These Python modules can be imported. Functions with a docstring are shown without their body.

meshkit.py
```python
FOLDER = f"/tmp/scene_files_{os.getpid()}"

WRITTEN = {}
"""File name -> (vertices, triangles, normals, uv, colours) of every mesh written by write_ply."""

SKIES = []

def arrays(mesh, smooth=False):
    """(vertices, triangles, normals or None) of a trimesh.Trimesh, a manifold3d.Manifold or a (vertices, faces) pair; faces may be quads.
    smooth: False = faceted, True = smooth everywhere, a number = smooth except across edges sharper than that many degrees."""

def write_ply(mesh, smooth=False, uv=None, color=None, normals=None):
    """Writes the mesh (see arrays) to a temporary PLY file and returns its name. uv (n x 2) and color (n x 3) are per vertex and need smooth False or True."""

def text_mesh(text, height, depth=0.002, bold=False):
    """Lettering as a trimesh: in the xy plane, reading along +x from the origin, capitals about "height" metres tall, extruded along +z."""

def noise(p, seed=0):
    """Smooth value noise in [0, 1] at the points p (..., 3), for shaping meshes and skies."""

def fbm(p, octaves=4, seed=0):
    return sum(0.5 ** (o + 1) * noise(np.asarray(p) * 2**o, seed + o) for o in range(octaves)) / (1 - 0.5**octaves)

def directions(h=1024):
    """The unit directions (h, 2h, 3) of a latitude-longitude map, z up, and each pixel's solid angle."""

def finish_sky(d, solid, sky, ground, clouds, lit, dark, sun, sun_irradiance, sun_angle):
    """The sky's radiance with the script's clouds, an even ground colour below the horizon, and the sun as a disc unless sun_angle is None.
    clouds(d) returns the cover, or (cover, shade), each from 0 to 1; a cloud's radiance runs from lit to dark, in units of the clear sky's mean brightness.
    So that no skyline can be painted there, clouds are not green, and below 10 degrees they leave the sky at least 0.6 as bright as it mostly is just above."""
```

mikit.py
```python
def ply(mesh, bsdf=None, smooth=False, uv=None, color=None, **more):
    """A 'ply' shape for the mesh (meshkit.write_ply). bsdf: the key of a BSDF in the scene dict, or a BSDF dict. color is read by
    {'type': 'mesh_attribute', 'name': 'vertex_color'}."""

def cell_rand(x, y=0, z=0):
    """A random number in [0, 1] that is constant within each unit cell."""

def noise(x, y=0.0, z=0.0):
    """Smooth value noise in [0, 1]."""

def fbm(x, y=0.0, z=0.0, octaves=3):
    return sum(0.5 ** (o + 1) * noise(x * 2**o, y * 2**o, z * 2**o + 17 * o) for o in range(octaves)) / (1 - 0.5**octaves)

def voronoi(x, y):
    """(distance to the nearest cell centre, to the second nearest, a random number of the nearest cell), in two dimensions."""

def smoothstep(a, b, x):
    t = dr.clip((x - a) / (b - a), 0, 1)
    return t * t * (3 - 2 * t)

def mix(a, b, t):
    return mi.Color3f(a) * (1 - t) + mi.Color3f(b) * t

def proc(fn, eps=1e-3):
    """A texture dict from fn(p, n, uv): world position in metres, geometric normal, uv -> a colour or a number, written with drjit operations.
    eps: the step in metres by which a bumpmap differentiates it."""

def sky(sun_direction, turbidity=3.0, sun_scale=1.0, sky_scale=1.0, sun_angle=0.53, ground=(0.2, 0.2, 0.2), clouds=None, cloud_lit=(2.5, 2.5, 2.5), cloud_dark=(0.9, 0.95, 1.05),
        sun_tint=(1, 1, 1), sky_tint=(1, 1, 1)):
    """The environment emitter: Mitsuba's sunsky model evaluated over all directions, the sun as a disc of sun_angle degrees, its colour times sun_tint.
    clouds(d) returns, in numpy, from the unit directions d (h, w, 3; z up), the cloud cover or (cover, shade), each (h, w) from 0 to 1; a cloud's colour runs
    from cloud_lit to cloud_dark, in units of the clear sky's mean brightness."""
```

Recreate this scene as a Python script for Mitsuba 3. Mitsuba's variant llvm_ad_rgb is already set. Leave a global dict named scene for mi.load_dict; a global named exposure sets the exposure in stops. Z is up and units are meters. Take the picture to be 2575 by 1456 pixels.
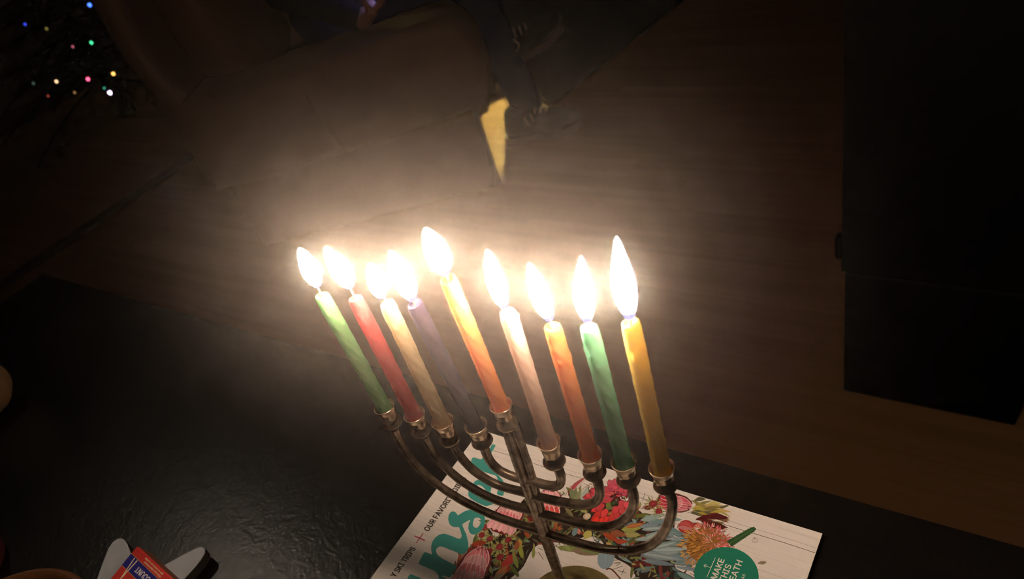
import math, random
import numpy as np, trimesh, mitsuba as mi, drjit as dr, mikit, meshkit
from mikit import noise, fbm, smoothstep, mix
import manifold3d as m3
import shapely
from shapely.geometry import Polygon, Point, LineString, box as sbox
from shapely import affinity

T = mi.ScalarTransform4f
V = lambda *a: np.array(a, float)
random.seed(7)
RNG = np.random.default_rng(7)
scene, labels = {}, {}

# ------------------------------------------------------------------ camera, light, exposure
TZ = 0.75                                  # table top height
O = V(0, 0, 1.20608)
FWD, DOWN = V(-0.565716, 0.589923, -0.576158), V(0.141658, -0.618796, -0.772674)
scene['camera'] = {'type': 'thinlens', 'aperture_radius': 0.001, 'focus_distance': 0.46, 'fov': 67.3933, 'fov_axis': 'x', 'near_clip': 0.02, 'far_clip': 50.0,
                   'to_world': T().look_at(origin=O.tolist(), target=(O + FWD).tolist(), up=(-DOWN).tolist())}
exposure = 3.0
FLAME = (47.0, 35.5, 26.5)                   # radiance of the candle flames, the room's main light
HAZE = 0.84                                 # peak extinction of the candle smoke, per metre
FLAME_BASE = (0.085, 0.078, 0.13)
CHAIR_O = V(-1.5638, 1.6941, 0)             # chair frame: u forward, v away from the camera
CF, CL = V(0.825344, 0.56463, 0), V(-0.56463, 0.825344, 0)
def cp(u, v, z): return CHAIR_O + CF * u + CL * v + V(0, 0, z)
def lamp_spot(at, to, rgb, cut, beam):
    return {'type': 'spot', 'to_world': T().look_at(origin=list(at), target=list(to), up=[0.1, 0.2, 1]),
            'intensity': {'type': 'rgb', 'value': list(rgb)}, 'cutoff_angle': cut, 'beam_width': beam, 'sampling_weight': 0.12}
# reading lamp behind the armchair: its beam grazes past the chair front onto the floor
scene['reading_lamp_beam'] = lamp_spot(cp(0.47, 2.1, 1.25), cp(0.03, 0.44, 0.0), (4.0, 3.5, 1.0), 5.6, 5.0)
# the dim lamp that leaves a rim on the seat back
scene['far_lamp'] = {'type': 'point', 'position': cp(-0.7, 3.0, 1.9).tolist(), 'intensity': {'type': 'rgb', 'value': [0.02, 0.014, 0.0045]}, 'sampling_weight': 0.1}

# dim lamp hanging over the left end of the table, above the frame
scene['pendant_lamp'] = lamp_spot(V(-1.195, 0.254, 1.534), V(-0.439, 0.093, TZ), (.026, .0215, .0165), 40, 14)

# ------------------------------------------------------------------ helpers
def key_of(name, parent=None):
    k = name if parent is None else parent + '__' + name
    if k not in scene and k not in labels: return k
    n = 1
    while f'{k}_{n:03d}' in scene or f'{k}_{n:03d}' in labels: n += 1
    return f'{k}_{n:03d}'
def thing(name, label, cat, group=None, kind=None):
    k = key_of(name); labels[k] = {'label': label, 'category': cat}
    if group: labels[k]['group'] = group
    if kind: labels[k]['kind'] = kind
    return k
def put(name, mesh, bsdf, parent=None, smooth=False, label=None, kind=None, **kw):
    k = key_of(name, parent)
    scene[k] = mikit.ply(mesh, bsdf, smooth=smooth, **kw)
    if label or kind:
        labels.setdefault(k, {})
        if label: labels[k]['label'] = label
        if kind: labels[k]['kind'] = kind
    return k
def single(name, mesh, bsdf, label, cat, smooth=False, group=None, **kw):
    k = thing(name, label, cat, group)
    scene[k] = mikit.ply(mesh, bsdf, smooth=smooth, **kw)
    return k
def structure(name, mesh, bsdf, label=None, **kw):
    scene[name] = mikit.ply(mesh, bsdf, **kw); labels[name] = {'kind': 'structure'}
    if label: labels[name]['label'] = label
def box(x0, x1, y0, y1, z0, z1, ch=0.0):
    if ch <= 0:
        b = trimesh.creation.box((x1 - x0, y1 - y0, z1 - z0)); b.apply_translation(((x0 + x1) / 2, (y0 + y1) / 2, (z0 + z1) / 2)); return b
    pts = []
    for x in (0, 1):
        for y in (0, 1):
            for z in (0, 1):
                c = V(x1 if x else x0, y1 if y else y0, z1 if z else z0); s = V(-1 if x else 1, -1 if y else 1, -1 if z else 1) * ch
                for k in range(3):
                    q = c + s; q[k] = c[k]; pts.append(q)
    return trimesh.convex.convex_hull(np.array(pts))
def cat(ms): return trimesh.util.concatenate(ms)
def tf(mesh, M):
    m = mesh.copy(); m.apply_transform(M); return m
def frame(o, x, y, z):
    M = np.eye(4); M[:3, 0], M[:3, 1], M[:3, 2], M[:3, 3] = x, y, z, o; return M
CHF = frame(CHAIR_O, CF, CL, V(0, 0, 1))
def lathe(prof, n=48):
    """closed lathe about z of a (r, z) profile; ends with r=0 are welded"""
    prof = np.array(prof, float); a = np.arange(n) * 2 * np.pi / n
    v = np.stack([prof[:, None, 0] * np.cos(a), prof[:, None, 0] * np.sin(a), np.repeat(prof[:, 1:2], n, 1)], -1).reshape(-1, 3)
    f = []
    for i in range(len(prof) - 1):
        for j in range(n):
            p, q = i * n + j, i * n + (j + 1) % n
            f += [[p, q, q + n], [p, q + n, p + n]]
    m = trimesh.Trimesh(v, f, process=False); m.merge_vertices(); m.update_faces(m.nondegenerate_faces()); 
    m.remove_unreferenced_vertices(); m.fix_normals(); return m
def spline(P, n):
    from scipy.interpolate import CubicSpline
    P = np.array(P, float); d = np.r_[0, np.cumsum(np.linalg.norm(np.diff(P, axis=0), axis=1))]
    return CubicSpline(d, P)(np.linspace(0, d[-1], n))
def tube(P, r, sides=20, up=V(0, 0, 1), wob=0.0):
    """solid tube along the points P, radius r (number or list)"""
    P = np.array(P, float); n = len(P); r = np.broadcast_to(np.asarray(r, float), (n,))
    t = np.gradient(P, axis=0); t /= np.linalg.norm(t, axis=1)[:, None]
    a = np.cross(t[0], up); a = a if np.linalg.norm(a) > 1e-3 else np.cross(t[0], V(1, 0, 0)); a /= np.linalg.norm(a)
    A = []
    for i in range(n):
        a = a - t[i] * (a @ t[i]); a /= np.linalg.norm(a); A.append(a)
    A = np.array(A); B = np.cross(t, A); g = np.arange(sides) * 2 * np.pi / sides
    v = P[:, None] + r[:, None, None] * (np.cos(g)[None, :, None] * A[:, None] + np.sin(g)[None, :, None] * B[:, None])
    v = v.reshape(-1, 3)
    if wob: v = v + wob * (meshkit.noise(v / 0.006)[:, None] - 0.5) * (v - np.repeat(P, sides, 0)) / r.mean()
    v = np.vstack([v, P[:1], P[-1:]]); f = []
    for i in range(n - 1):
        for j in range(sides):
            p, q = i * sides + j, i * sides + (j + 1) % sides
            f += [[p, q, q + sides], [p, q + sides, p + sides]]
    for j in range(sides):
        f += [[n * sides, (j + 1) % sides, j], [n * sides + 1, (n - 1) * sides + j, (n - 1) * sides + (j + 1) % sides]]
    m = trimesh.Trimesh(v, f, process=False); m.fix_normals(); return m
def ball(c, r, q=24):
    s = m3.Manifold.sphere(r, q); return s.translate(list(map(float, c)))
def hull(*cr, q=20):
    return m3.Manifold.batch_hull([ball(c, r, q) for c, r in cr])
def soft(man, edge=0.012, it=10):
    man = man.refine_to_length(edge); g = man.to_mesh()
    m = trimesh.Trimesh(np.array(g.vert_properties[:, :3], float), np.array(g.tri_verts, int)); m.merge_vertices()
    trimesh.smoothing.filter_taubin(m, iterations=it); return m
def rbox(x0, x1, y0, y1, z0, z1, r, puff=0.0, edge=0.03):
    """cushion: a box with rounded edges of radius r, its faces puffed out"""
    pts = [((x, y, z), r) for x in (x0 + r, x1 - r) for y in (y0 + r, y1 - r) for z in (z0 + r, z1 - r)]
    g = hull(*pts, q=24).refine_to_length(edge).to_mesh(); v = np.array(g.vert_properties[:, :3], float); f = np.array(g.tri_verts, int)
    if puff:
        c = V((x0 + x1) / 2, (y0 + y1) / 2, (z0 + z1) / 2); h = V(x1 - x0, y1 - y0, z1 - z0) / 2
        q = np.clip(np.abs((v - c) / h), 0, 1); w = 1 - q ** 2
        for k in range(3):
            o = [i for i in range(3) if i != k]
            v[:, k] += np.sign(v[:, k] - c[k]) * puff * w[:, o[0]] * w[:, o[1]] * q[:, k]
    return trimesh.Trimesh(v, f, process=False)
def poly3(polys, z, thick=0.0):
    """flat polygons (shapely) -> one mesh in the xy plane at z, and for each vertex its colour"""
    vs, fs, cs, at = [], [], [], 0
    for g, col in polys:
        for h in (g.geoms if hasattr(g, 'geoms') else [g]):
            if h.geom_type != 'Polygon' or h.area < 1e-4: continue
            try: v, f = trimesh.creation.triangulate_polygon(h, engine='earcut')
            except Exception: continue
            if len(f) == 0: continue
            e1 = v[f[:, 1]] - v[f[:, 0]]; e2 = v[f[:, 2]] - v[f[:, 0]]
            flip = (e1[:, 0] * e2[:, 1] - e1[:, 1] * e2[:, 0]) < 0; f = np.where(flip[:, None], f[:, ::-1], f)
            vs.append(np.c_[v, np.full(len(v), z)]); fs.append(f + at); at += len(v); cs.append(np.tile(col, (len(v), 1)))
    return np.vstack(vs), np.vstack(fs), np.vstack(cs)

# ------------------------------------------------------------------ materials
def two(b): return {'type': 'twosided', 'bsdf': b}
def rgb(*c): return {'type': 'rgb', 'value': list(c)}
def pr(c, rough=0.5, spec=0.5, **k):
    return two({'type': 'principled', 'base_color': c if isinstance(c, dict) else rgb(*c), 'roughness': rough, 'specular': spec, **k})
def bumped(b, fn, scale=1.0, eps=1e-3): return two({'type': 'bumpmap', 'arbitrary': mikit.proc(fn, eps), 'scale': scale, 'bsdf': b['bsdf']})

PLANKS = []
for i, (a, b) in enumerate([((.31, .165, .073), (.265, .138, .06)), ((.322, .174, .077), (.277, .146, .065)), ((.298, .158, .069), (.254, .13, .056)), ((.328, .18, .08), (.285, .152, .069))]):
    def grain(p, n, uv, a=a, b=b, i=i):
        w = fbm(p.x * 1.6 + 11 * i, p.y * 42.0, 3.1 * i, 3); s = noise(p.x * 6.0, p.y * 190.0, 5.0 * i)
        return mix(a, b, smoothstep(0.25, 0.75, w * 0.8 + s * 0.2))
    scene[f'wood_{i}'] = pr(mikit.proc(grain), 0.40, 0.35, clearcoat=0.6, clearcoat_gloss=0.96); PLANKS.append(f'wood_{i}')
scene['joint'] = pr((.18, .09, .04), 0.8, 0.1)
scene['wall_paint'] = pr((.12, .10, .08), 0.8, 0.2)
scene['trim_paint'] = pr((.05, .022, .013), 0.5, 0.4)
scene['rug_wool'] = pr((.012, .007, .006), 0.95, 0.1)
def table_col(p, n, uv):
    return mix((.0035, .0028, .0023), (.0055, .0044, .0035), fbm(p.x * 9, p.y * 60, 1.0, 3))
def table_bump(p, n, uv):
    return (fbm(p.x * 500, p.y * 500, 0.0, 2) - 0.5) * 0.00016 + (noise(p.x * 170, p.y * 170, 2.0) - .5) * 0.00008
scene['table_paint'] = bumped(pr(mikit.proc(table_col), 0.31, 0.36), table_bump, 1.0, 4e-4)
def leather(p, n, uv):
    return mix((.185, .099, .040), (.145, .075, .028), fbm(p.x * 7, p.y * 7, p.z * 7, 3))
def leather_bump(p, n, uv): return fbm(p.x * 60, p.y * 60, p.z * 60, 2) * 0.0016
scene['leather'] = bumped(pr(mikit.proc(leather), 0.5, 0.4), leather_bump, 1.0, 2e-3)
scene['dark_wood'] = pr((.045, .022, .012), 0.5, 0.4)
scene['black_paint'] = pr((.003, .0028, .0027), 0.7, 0.15)
def metal_col(p, n, uv):
    a = fbm(p.x * 220, p.y * 220, p.z * 220, 3); b = noise(p.x * 900, p.y * 900, p.z * 900)
    return mix(mix((.60, .475, .35), (.36, .265, .18), smoothstep(.35, .65, a)), (.58, .50, .42), smoothstep(.78, .9, b) * .8)
def metal_bump(p, n, uv): return fbm(p.x * 420, p.y * 420, p.z * 300, 2) * 0.00010
scene['old_silver'] = bumped(pr(mikit.proc(metal_col), 0.27, 0.5, metallic=0.45), metal_bump, 1.0, 2e-4)
def cup_col(p, n, uv):
    a = fbm(p.x * 160, p.y * 160, p.z * 160, 3)
    return mix((.72, .55, .37), (.36, .25, .16), smoothstep(.42, .72, a))
scene['old_brass'] = pr(mikit.proc(cup_col), 0.20, 0.5, metallic=0.85)
def base_col(p, n, uv):
    a = fbm(p.x * 90, p.y * 90, p.z * 90, 3)
    return mix((.62, .50, .20), (.24, .19, .08), smoothstep(.42, .66, a))
scene['base_brass'] = bumped(pr(mikit.proc(base_col), 0.36, 0.5, metallic=0.85), metal_bump, 0.6, 2e-4)
scene['wick'] = pr((.55, .40, .30), 0.9, 0.1)
WAX = {'green': (.22, .52, .20), 'red': (.80, .10, .10), 'cream': (.95, .79, .48), 'violet': (.085, .07, .14), 'orange': (.98, .44, .12), 'blush': (.94, .76, .64), 'sea': (.22, .55, .36), 'yellow': (.98, .77, .20)}
for k, c in WAX.items():
    scene['wax_' + k] = {'type': 'principledthin', 'base_color': rgb(*c), 'roughness': 0.42, 'eta': 1.43, 'diff_trans': 0.7, 'spec_trans': 0.0}
scene['paper'] = pr((.74, .69, .64), 0.5, 0.35)
scene['print_ink'] = two({'type': 'principled', 'base_color': {'type': 'mesh_attribute', 'name': 'vertex_color'}, 'roughness': 0.42, 'specular': 0.4})
scene['teal_ink'] = pr((.045, .29, .26), 0.42, 0.4)
scene['badge_ink'] = pr((.014, .20, .125), 0.42, 0.4)
scene['black_ink'] = pr((.03, .022, .02), 0.5, 0.4)
scene['magenta_ink'] = pr((.45, .03, .08), 0.5, 0.4)
scene['white_ink'] = pr((.75, .71, .64), 0.5, 0.4)
scene['card_red'] = pr((.58, .045, .04), 0.33, 0.5)
scene['card_blue'] = pr((.030, .028, .22), 0.33, 0.5)
scene['card_gold'] = pr((.55, .30, .06), 0.4, 0.5)
scene['card_cream'] = pr((.78, .66, .42), 0.5, 0.4)
scene['striker'] = pr((.09, .035, .02), 0.85, 0.2)
def pewter_bump(p, n, uv): return (fbm(p.x * 600, p.y * 600, p.z * 600, 2)) * 0.00012
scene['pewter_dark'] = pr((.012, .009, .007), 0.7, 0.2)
scene['pewter'] = bumped(pr((.36, .365, .39), 0.40, 0.5, metallic=0.5), pewter_bump, 1.0, 3e-4)
def bowl_col(p, n, uv): return mix((.12, .055, .021), (.075, .03, .012), fbm(p.x * 40, p.y * 12, p.z * 60, 3))
scene['bowl_wood'] = pr(mikit.proc(bowl_col), 0.35, 0.5)
scene['gourd_skin'] = pr((.42, .25, .12), 0.6, 0.4)
scene['red_glaze'] = pr((.035, .006, .005), 0.5, 0.3)
scene['denim'] = pr((.016, .016, .050), 0.9, 0.1)
scene['knit'] = pr((.012, .012, .012), 0.95, 0.1)
scene['skin'] = pr((.45, .22, .15), 0.5, 0.4)
scene['hair'] = pr((.02, .013, .01), 0.6, 0.4)
scene['shoe_leather'] = pr((.022, .013, .010), 0.6, 0.4)
scene['shoe_sole'] = pr((.30, .26, .24), 0.8, 0.2)
scene['lace'] = pr((.62, .50, .36), 0.8, 0.2)
scene['phone_black'] = pr((.01, .01, .012), 0.2, 0.5)
scene['fir'] = pr((.004, .010, .004), 1.0, 0.0)
scene['bark'] = pr((.06, .035, .02), 0.9, 0.2)
scene['wire_green'] = pr((.01, .04, .015), 0.5, 0.3)
scene['leather_dark'] = pr((.09, .045, .018), 0.6, 0.3)
scene['no_reflection'] = {'type': 'diffuse', 'reflectance': rgb(0, 0, 0)}
scene['air_boundary'] = {'type': 'null'}

# ------------------------------------------------------------------ room
XW0, XW1, YW0, YW1, HC = -5.6, 2.6, -2.4, 5.2, 2.6
structure('floor', box(XW0, XW1, YW0, YW1, -0.05, -0.012), 'joint', 'dark joints under the wooden floor boards')
structure('ceiling', box(XW0, XW1, YW0, YW1, HC, HC + 0.05), 'wall_paint')
structure('wall_left', box(XW0 - .1, XW0, YW0, YW1, -.05, HC), 'wall_paint')
structure('wall_right', box(XW1, XW1 + .1, YW0, YW1, -.05, HC), 'wall_paint')
structure('wall_back', box(XW0 - .1, XW1 + .1, YW1, YW1 + .1, -.05, HC), 'wall_paint')
structure('wall_front', box(XW0 - .1, XW1 + .1, YW0 - .1, YW0, -.05, HC), 'wall_paint')
structure('baseboard_back', box(XW0, XW1, YW1 - .018, YW1 - .001, 0, .1, .004), 'trim_paint')
structure('baseboard_left', box(XW0 + .001, XW0 + .018, YW0, YW1 - .02, 0, .1, .004), 'trim_paint')
# boards run along x; each board is a piece of its own
PW = 0.085
row = 0
y = -0.2
while y < 5.1:
    x = XW0 + RNG.uniform(0, 1.2) - 1.2
    while x < 0.9:
        L = RNG.uniform(0.75, 1.7); a, b = max(x, XW0 + .002), min(x + L, 0.9)
        if b - a > .1:
            dz = RNG.uniform(-.0002, .0002)
            put('plank', box(a + .0002, b - .0002, y + .0002, y + PW - .0002, -.012, dz), PLANKS[int(RNG.integers(0, 4))], 'floor')
        x += L
    y += PW; row += 1
put('far_boards', cat([box(.9, XW1, -0.2, 5.1, -.012, 0), box(XW0, XW1, YW0, -0.2007, -.012, 0)]), 'wood_0', 'floor')
# dark strip across the floor in front of the fir tree
structure('trim_1', box(-3.40, -3.325, .0, 1.9, .0008, .014, .004), 'trim_paint', 'narrow dark threshold strip across the floor by the fir tree')

# ------------------------------------------------------------------ rug behind the armchair
def rug_mesh():
    pts = [(-1.672, 2.30), (-1.525, 3.45), (-3.0, 3.7), (-3.2, 2.80), (-1.92, 2.46)]
    m = trimesh.creation.extrude_polygon(Polygon(pts).buffer(.02), .009, engine='earcut'); m.apply_translation((0, 0, .0012)); return m
single('area_rug', rug_mesh(), 'rug_wool', 'dark rug on the wooden floor beyond the seated person\'s shoes', 'rug')

# ------------------------------------------------------------------ tall black cabinet
t = thing('black_cabinet', 'tall black cabinet standing on the floor beyond the right end of the table', 'cabinet')
def lean_box(x0b, x0t, x1, y0, y1, z0, z1):
    m = box(0, 1, y0, y1, z0, z1, .004); v = np.array(m.vertices); w = (v[:, 2] - z0) / (z1 - z0)
    left = x0b + (x0t - x0b) * w; v[:, 0] = left + v[:, 0] * (x1 - left); m.vertices = v; return m
put('body', lean_box(-.298, -.270, -.012, 1.112, 1.50, .3002, 1.25), 'black_paint', t)
put('plinth', lean_box(-.2985, -.291, -.012, 1.110, 1.50, .0012, .30), 'black_paint', t)
put('hinge', box(-.306, -.294, 1.108, 1.13, .33, .375, .003), 'black_paint', t)

# ------------------------------------------------------------------ leather armchair (chair frame: u forward, v away, z up)
t = thing('armchair', 'tan leather armchair with rounded arms, someone sitting in it', 'armchair')
def chair(name, m, b, **k): return put(name, tf(m, CHF), b, t, smooth=40, **k)
def arm_profile(v0, v1):
    prof = [(-.875, .255), (-.60, .248), (-.367, .262), (.0, .285), (.06, .296), (.092, .32), (.108, .38), (.106, .45), (.085, .53), (.045, .575), (-.02, .588), (-.24, .578), (-.51, .568), (-.72, .560), (-.86, .56), (-.885, .45)]
    pl = Polygon(spline(prof + prof[:1], 90)).buffer(0)
    rad = .042
    # rings of equal count around the profile, shrunk towards its centroid at the two faces
    P = np.array(pl.exterior.coords)[:-1]; c = P.mean(0); n = len(P); rings = []
    def ring(v, off):
        q = Polygon(P).buffer(-off) if off > 1e-6 else Polygon(P)
        q = max(q.geoms, key=lambda s: s.area) if hasattr(q, 'geoms') else q
        ang = np.arctan2(P[:, 1] - c[1], P[:, 0] - c[0]); out = []
        for A in ang:
            hit = LineString([c, c + 3 * V(math.cos(A), math.sin(A))]).intersection(q.exterior)
            pt = max(hit.geoms, key=lambda s: s.distance(Point(c))) if hasattr(hit, 'geoms') else hit
            out.append((pt.x, v, pt.y))
        return out
    th = np.linspace(0, np.pi / 2, 7)
    for a in th: rings.append(ring(v0 + rad - rad * math.cos(a), rad - rad * math.sin(a)))
    for a in th[::-1]: rings.append(ring(v1 - rad + rad * math.cos(a), rad - rad * math.sin(a)))
    vtx = np.array(rings).reshape(-1, 3); f = []
    for i in range(len(rings) - 1):
        for j in range(n):
            p, q = i * n + j, i * n + (j + 1) % n; f += [[p, q, q + n], [p, q + n, p + n]]
    vtx = np.vstack([vtx, [(c[0], v0, c[1]), (c[0], v1, c[1])]])
    for j in range(n): f += [[len(vtx) - 2, (j + 1) % n, j], [len(vtx) - 1, (len(rings) - 1) * n + j, (len(rings) - 1) * n + (j + 1) % n]]
    m = trimesh.Trimesh(vtx, f, process=False); m.fix_normals(); return m
chair('armrest', arm_profile(-.035, .20), 'leather')
chair('armrest', arm_profile(.645, .88), 'leather')
chair('base', cat([box(-.83, -.24, .034, .812, .0012, .27, .008), box(-.24, .06, .10, .75, .22, .285, .008)]), 'leather')
chair('side_panel', box(-.83, .026, .004, .034, .0012, .275, .006), 'leather')
chair('side_panel', box(-.83, .026, .812, .842, .0012, .275, .006), 'leather')
put('front_post', tf(box(.020, .036, .0, .03, .002, .29, .004), CHF), 'dark_wood', t, label='dark wooden post at the front corner of the base')
put('front_post', tf(box(.006, .034, .80, .845, .002, .29, .004), CHF), 'dark_wood', t)
chair('seat_cushion', rbox(-.74, .07, .205, .64, .27, .46, .05, .02), 'leather')
def wing(v0, v1):
    pts = [((-.86, .30), .035), ((-.845, .55), .05), ((-.885, .73), .045), ((-.875, .90), .05), ((-.87, 1.02), .05)]
    man = m3.Manifold()
    for (a, r), (b, q) in zip(pts[:-1], pts[1:]):
        man = man + hull(((a[0], v0 + .05, a[1]), r), ((a[0], v1 - .05, a[1]), r), ((b[0], v0 + .05, b[1]), q), ((b[0], v1 - .05, b[1]), q))
    return soft(man, .03, 8)
chair('backrest', wing(-.03, .875), 'leather')
def back_cushion():
    m = rbox(-.84, -.615, .17, .68, .46, 1.04, .09, .035)
    v = np.array(m.vertices); v[:, 0] -= (v[:, 2] - .5) * .09; m.vertices = v; return m
chair('back_cushion', back_cushion(), 'leather')
put('seam', tf(tube([(-.40, -.036, .27), (-.42, -.0365, .36), (-.44, -.037, .45), (-.445, -.03, .535)], .0014, 6), CHF), 'leather_dark', t)

# ------------------------------------------------------------------ person in the chair
t = thing('person', 'person in jeans sitting cross-legged in the leather armchair, holding a lit phone', 'person')
J = dict(hipc=(-.40, .42, .60), chest=(-.41, .42, .98), neck=(-.40, .42, 1.15), head=(-.37, .42, 1.29),
         sh_r=(-.40, .255, 1.05), el_r=(-.44, .15, .75), wr_r=(-.228, .115, .612),
         sh_l=(-.40, .585, 1.05), el_l=(-.42, .66, .78), wr_l=(-.27, .50, .68),
         hip_r=(-.38, .345, .59), kn_r=(.105, .33, .55), an_r=(.172, .33, .105),
         hip_l=(-.38, .50, .60), kn_l=(.03, .43, .70), an_l=(.14, .37, .345))
J = {k: cp(*v) for k, v in J.items()}
body = hull((J['hipc'], .10), (J['chest'], .11)) + hull((J['chest'], .12), (J['sh_r'], .05), (J['sh_l'], .05)) + hull((J['chest'], .06), (J['neck'], .05)) + hull((J['neck'], .05), (J['head'], .06))
body = body + hull((J['head'], .085), (J['head'] + V(0, 0, .05), .08), (J['head'] + CF * .02 - V(0, 0, .06), .06)) + hull((J['head'] + CF * .08, .012), (J['head'] + CF * .10 - V(0, 0, .03), .012))
for s in (-1, 1): body = body + hull((J['head'] + CL * s * .088, .014), (J['head'] + CL * s * .09 - V(0, 0, .03), .01))
for a, b, c, r in (('sh_r', 'el_r', 'wr_r', (.05, .04, .028)), ('sh_l', 'el_l', 'wr_l', (.05, .04, .028))):
    body = body + hull((J[a], r[0]), (J[b], r[1])) + hull((J[b], r[1]), (J[c], r[2]))
for a, b, c in (('hip_r', 'kn_r', 'an_r'), ('hip_l', 'kn_l', 'an_l')):
    body = body + hull((J[a], .075), (J[b], .05)) + hull((J[b], .05), (J[c], .034))
# right hand: palm and five fingers closed round the phone
PH = cp(-.165, .118, .664)
w = J['wr_r']; palm = cp(-.185, .118, .630)
body = body + hull((w, .027), (palm - CL * .03 + V(0, 0, .0), .015), (palm + CL * .03, .015), (palm + CF * .012 + CL * .02 + V(0, 0, .02), .014))
for i, (dv, ln) in enumerate([(-.034, .9), (-.012, 1.0), (.012, .95), (.033, .78)]):
    a = palm + CL * dv + V(0, 0, .006); b = a + CF * .034 * ln + V(0, 0, .012); c = b + CF * .006 + V(0, 0, .026 * ln); d = c - CF * .012 + V(0, 0, .014 * ln)
    body = body + hull((a, .0105), (b, .0095)) + hull((b, .0095), (c, .0085)) + hull((c, .0085), (d, .0075))
a = palm - CL * .035; b = a - CF * .010 + V(0, 0, .032); c = b + CF * .004 + CL * .012 + V(0, 0, .028)
body = body + hull((a, .012), (b, .0105)) + hull((b, .0105), (c, .0085))
# left hand resting on the lap
w = J['wr_l']; palm = w + CF * .075 - V(0, 0, .02)
body = body + hull((w, .026), (palm - CL * .03, .014), (palm + CL * .03, .014))
for dv, ln in [(-.034, .9), (-.012, 1.0), (.012, .95), (.033, .78)]:
    a = palm + CL * dv; b = a + CF * .04 * ln - V(0, 0, .005); c = b + CF * .035 * ln - V(0, 0, .018)
    body = body + hull((a, .0105), (b, .0095)) + hull((b, .0095), (c, .008))
a = palm - CL * .03 - CF * .02; b = a - CL * .02 + CF * .035; body = body + hull((a, .012), (b, .0105)) + hull((b, .0105), (b + CF * .03, .0085))
scene['person'] = mikit.ply(soft(body, .008, 6), 'skin', smooth=True)
hd = J['head']
hairm = hull((hd + V(0, 0, .045) - CF * .012, .092), (hd - CF * .03, .088)) - hull((hd + CF * .10 - V(0, 0, .02), .07), (hd + CF * .09 + V(0, 0, .02), .05), (hd + CF * .02 - V(0, 0, .11), .07))
put('hair', soft(hairm, .012, 6), 'hair', t, smooth=True)
for s in (-1, 1): put('eye', trimesh.creation.icosphere(1, .011).apply_translation(hd + CF * .078 + CL * s * .032 + V(0, 0, .012)), 'phone_black', t, smooth=True)
top = hull((J['hipc'] + V(0, 0, .02), .125), (J['chest'], .135)) + hull((J['chest'], .14), (J['sh_r'], .068), (J['sh_l'], .068))
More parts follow.
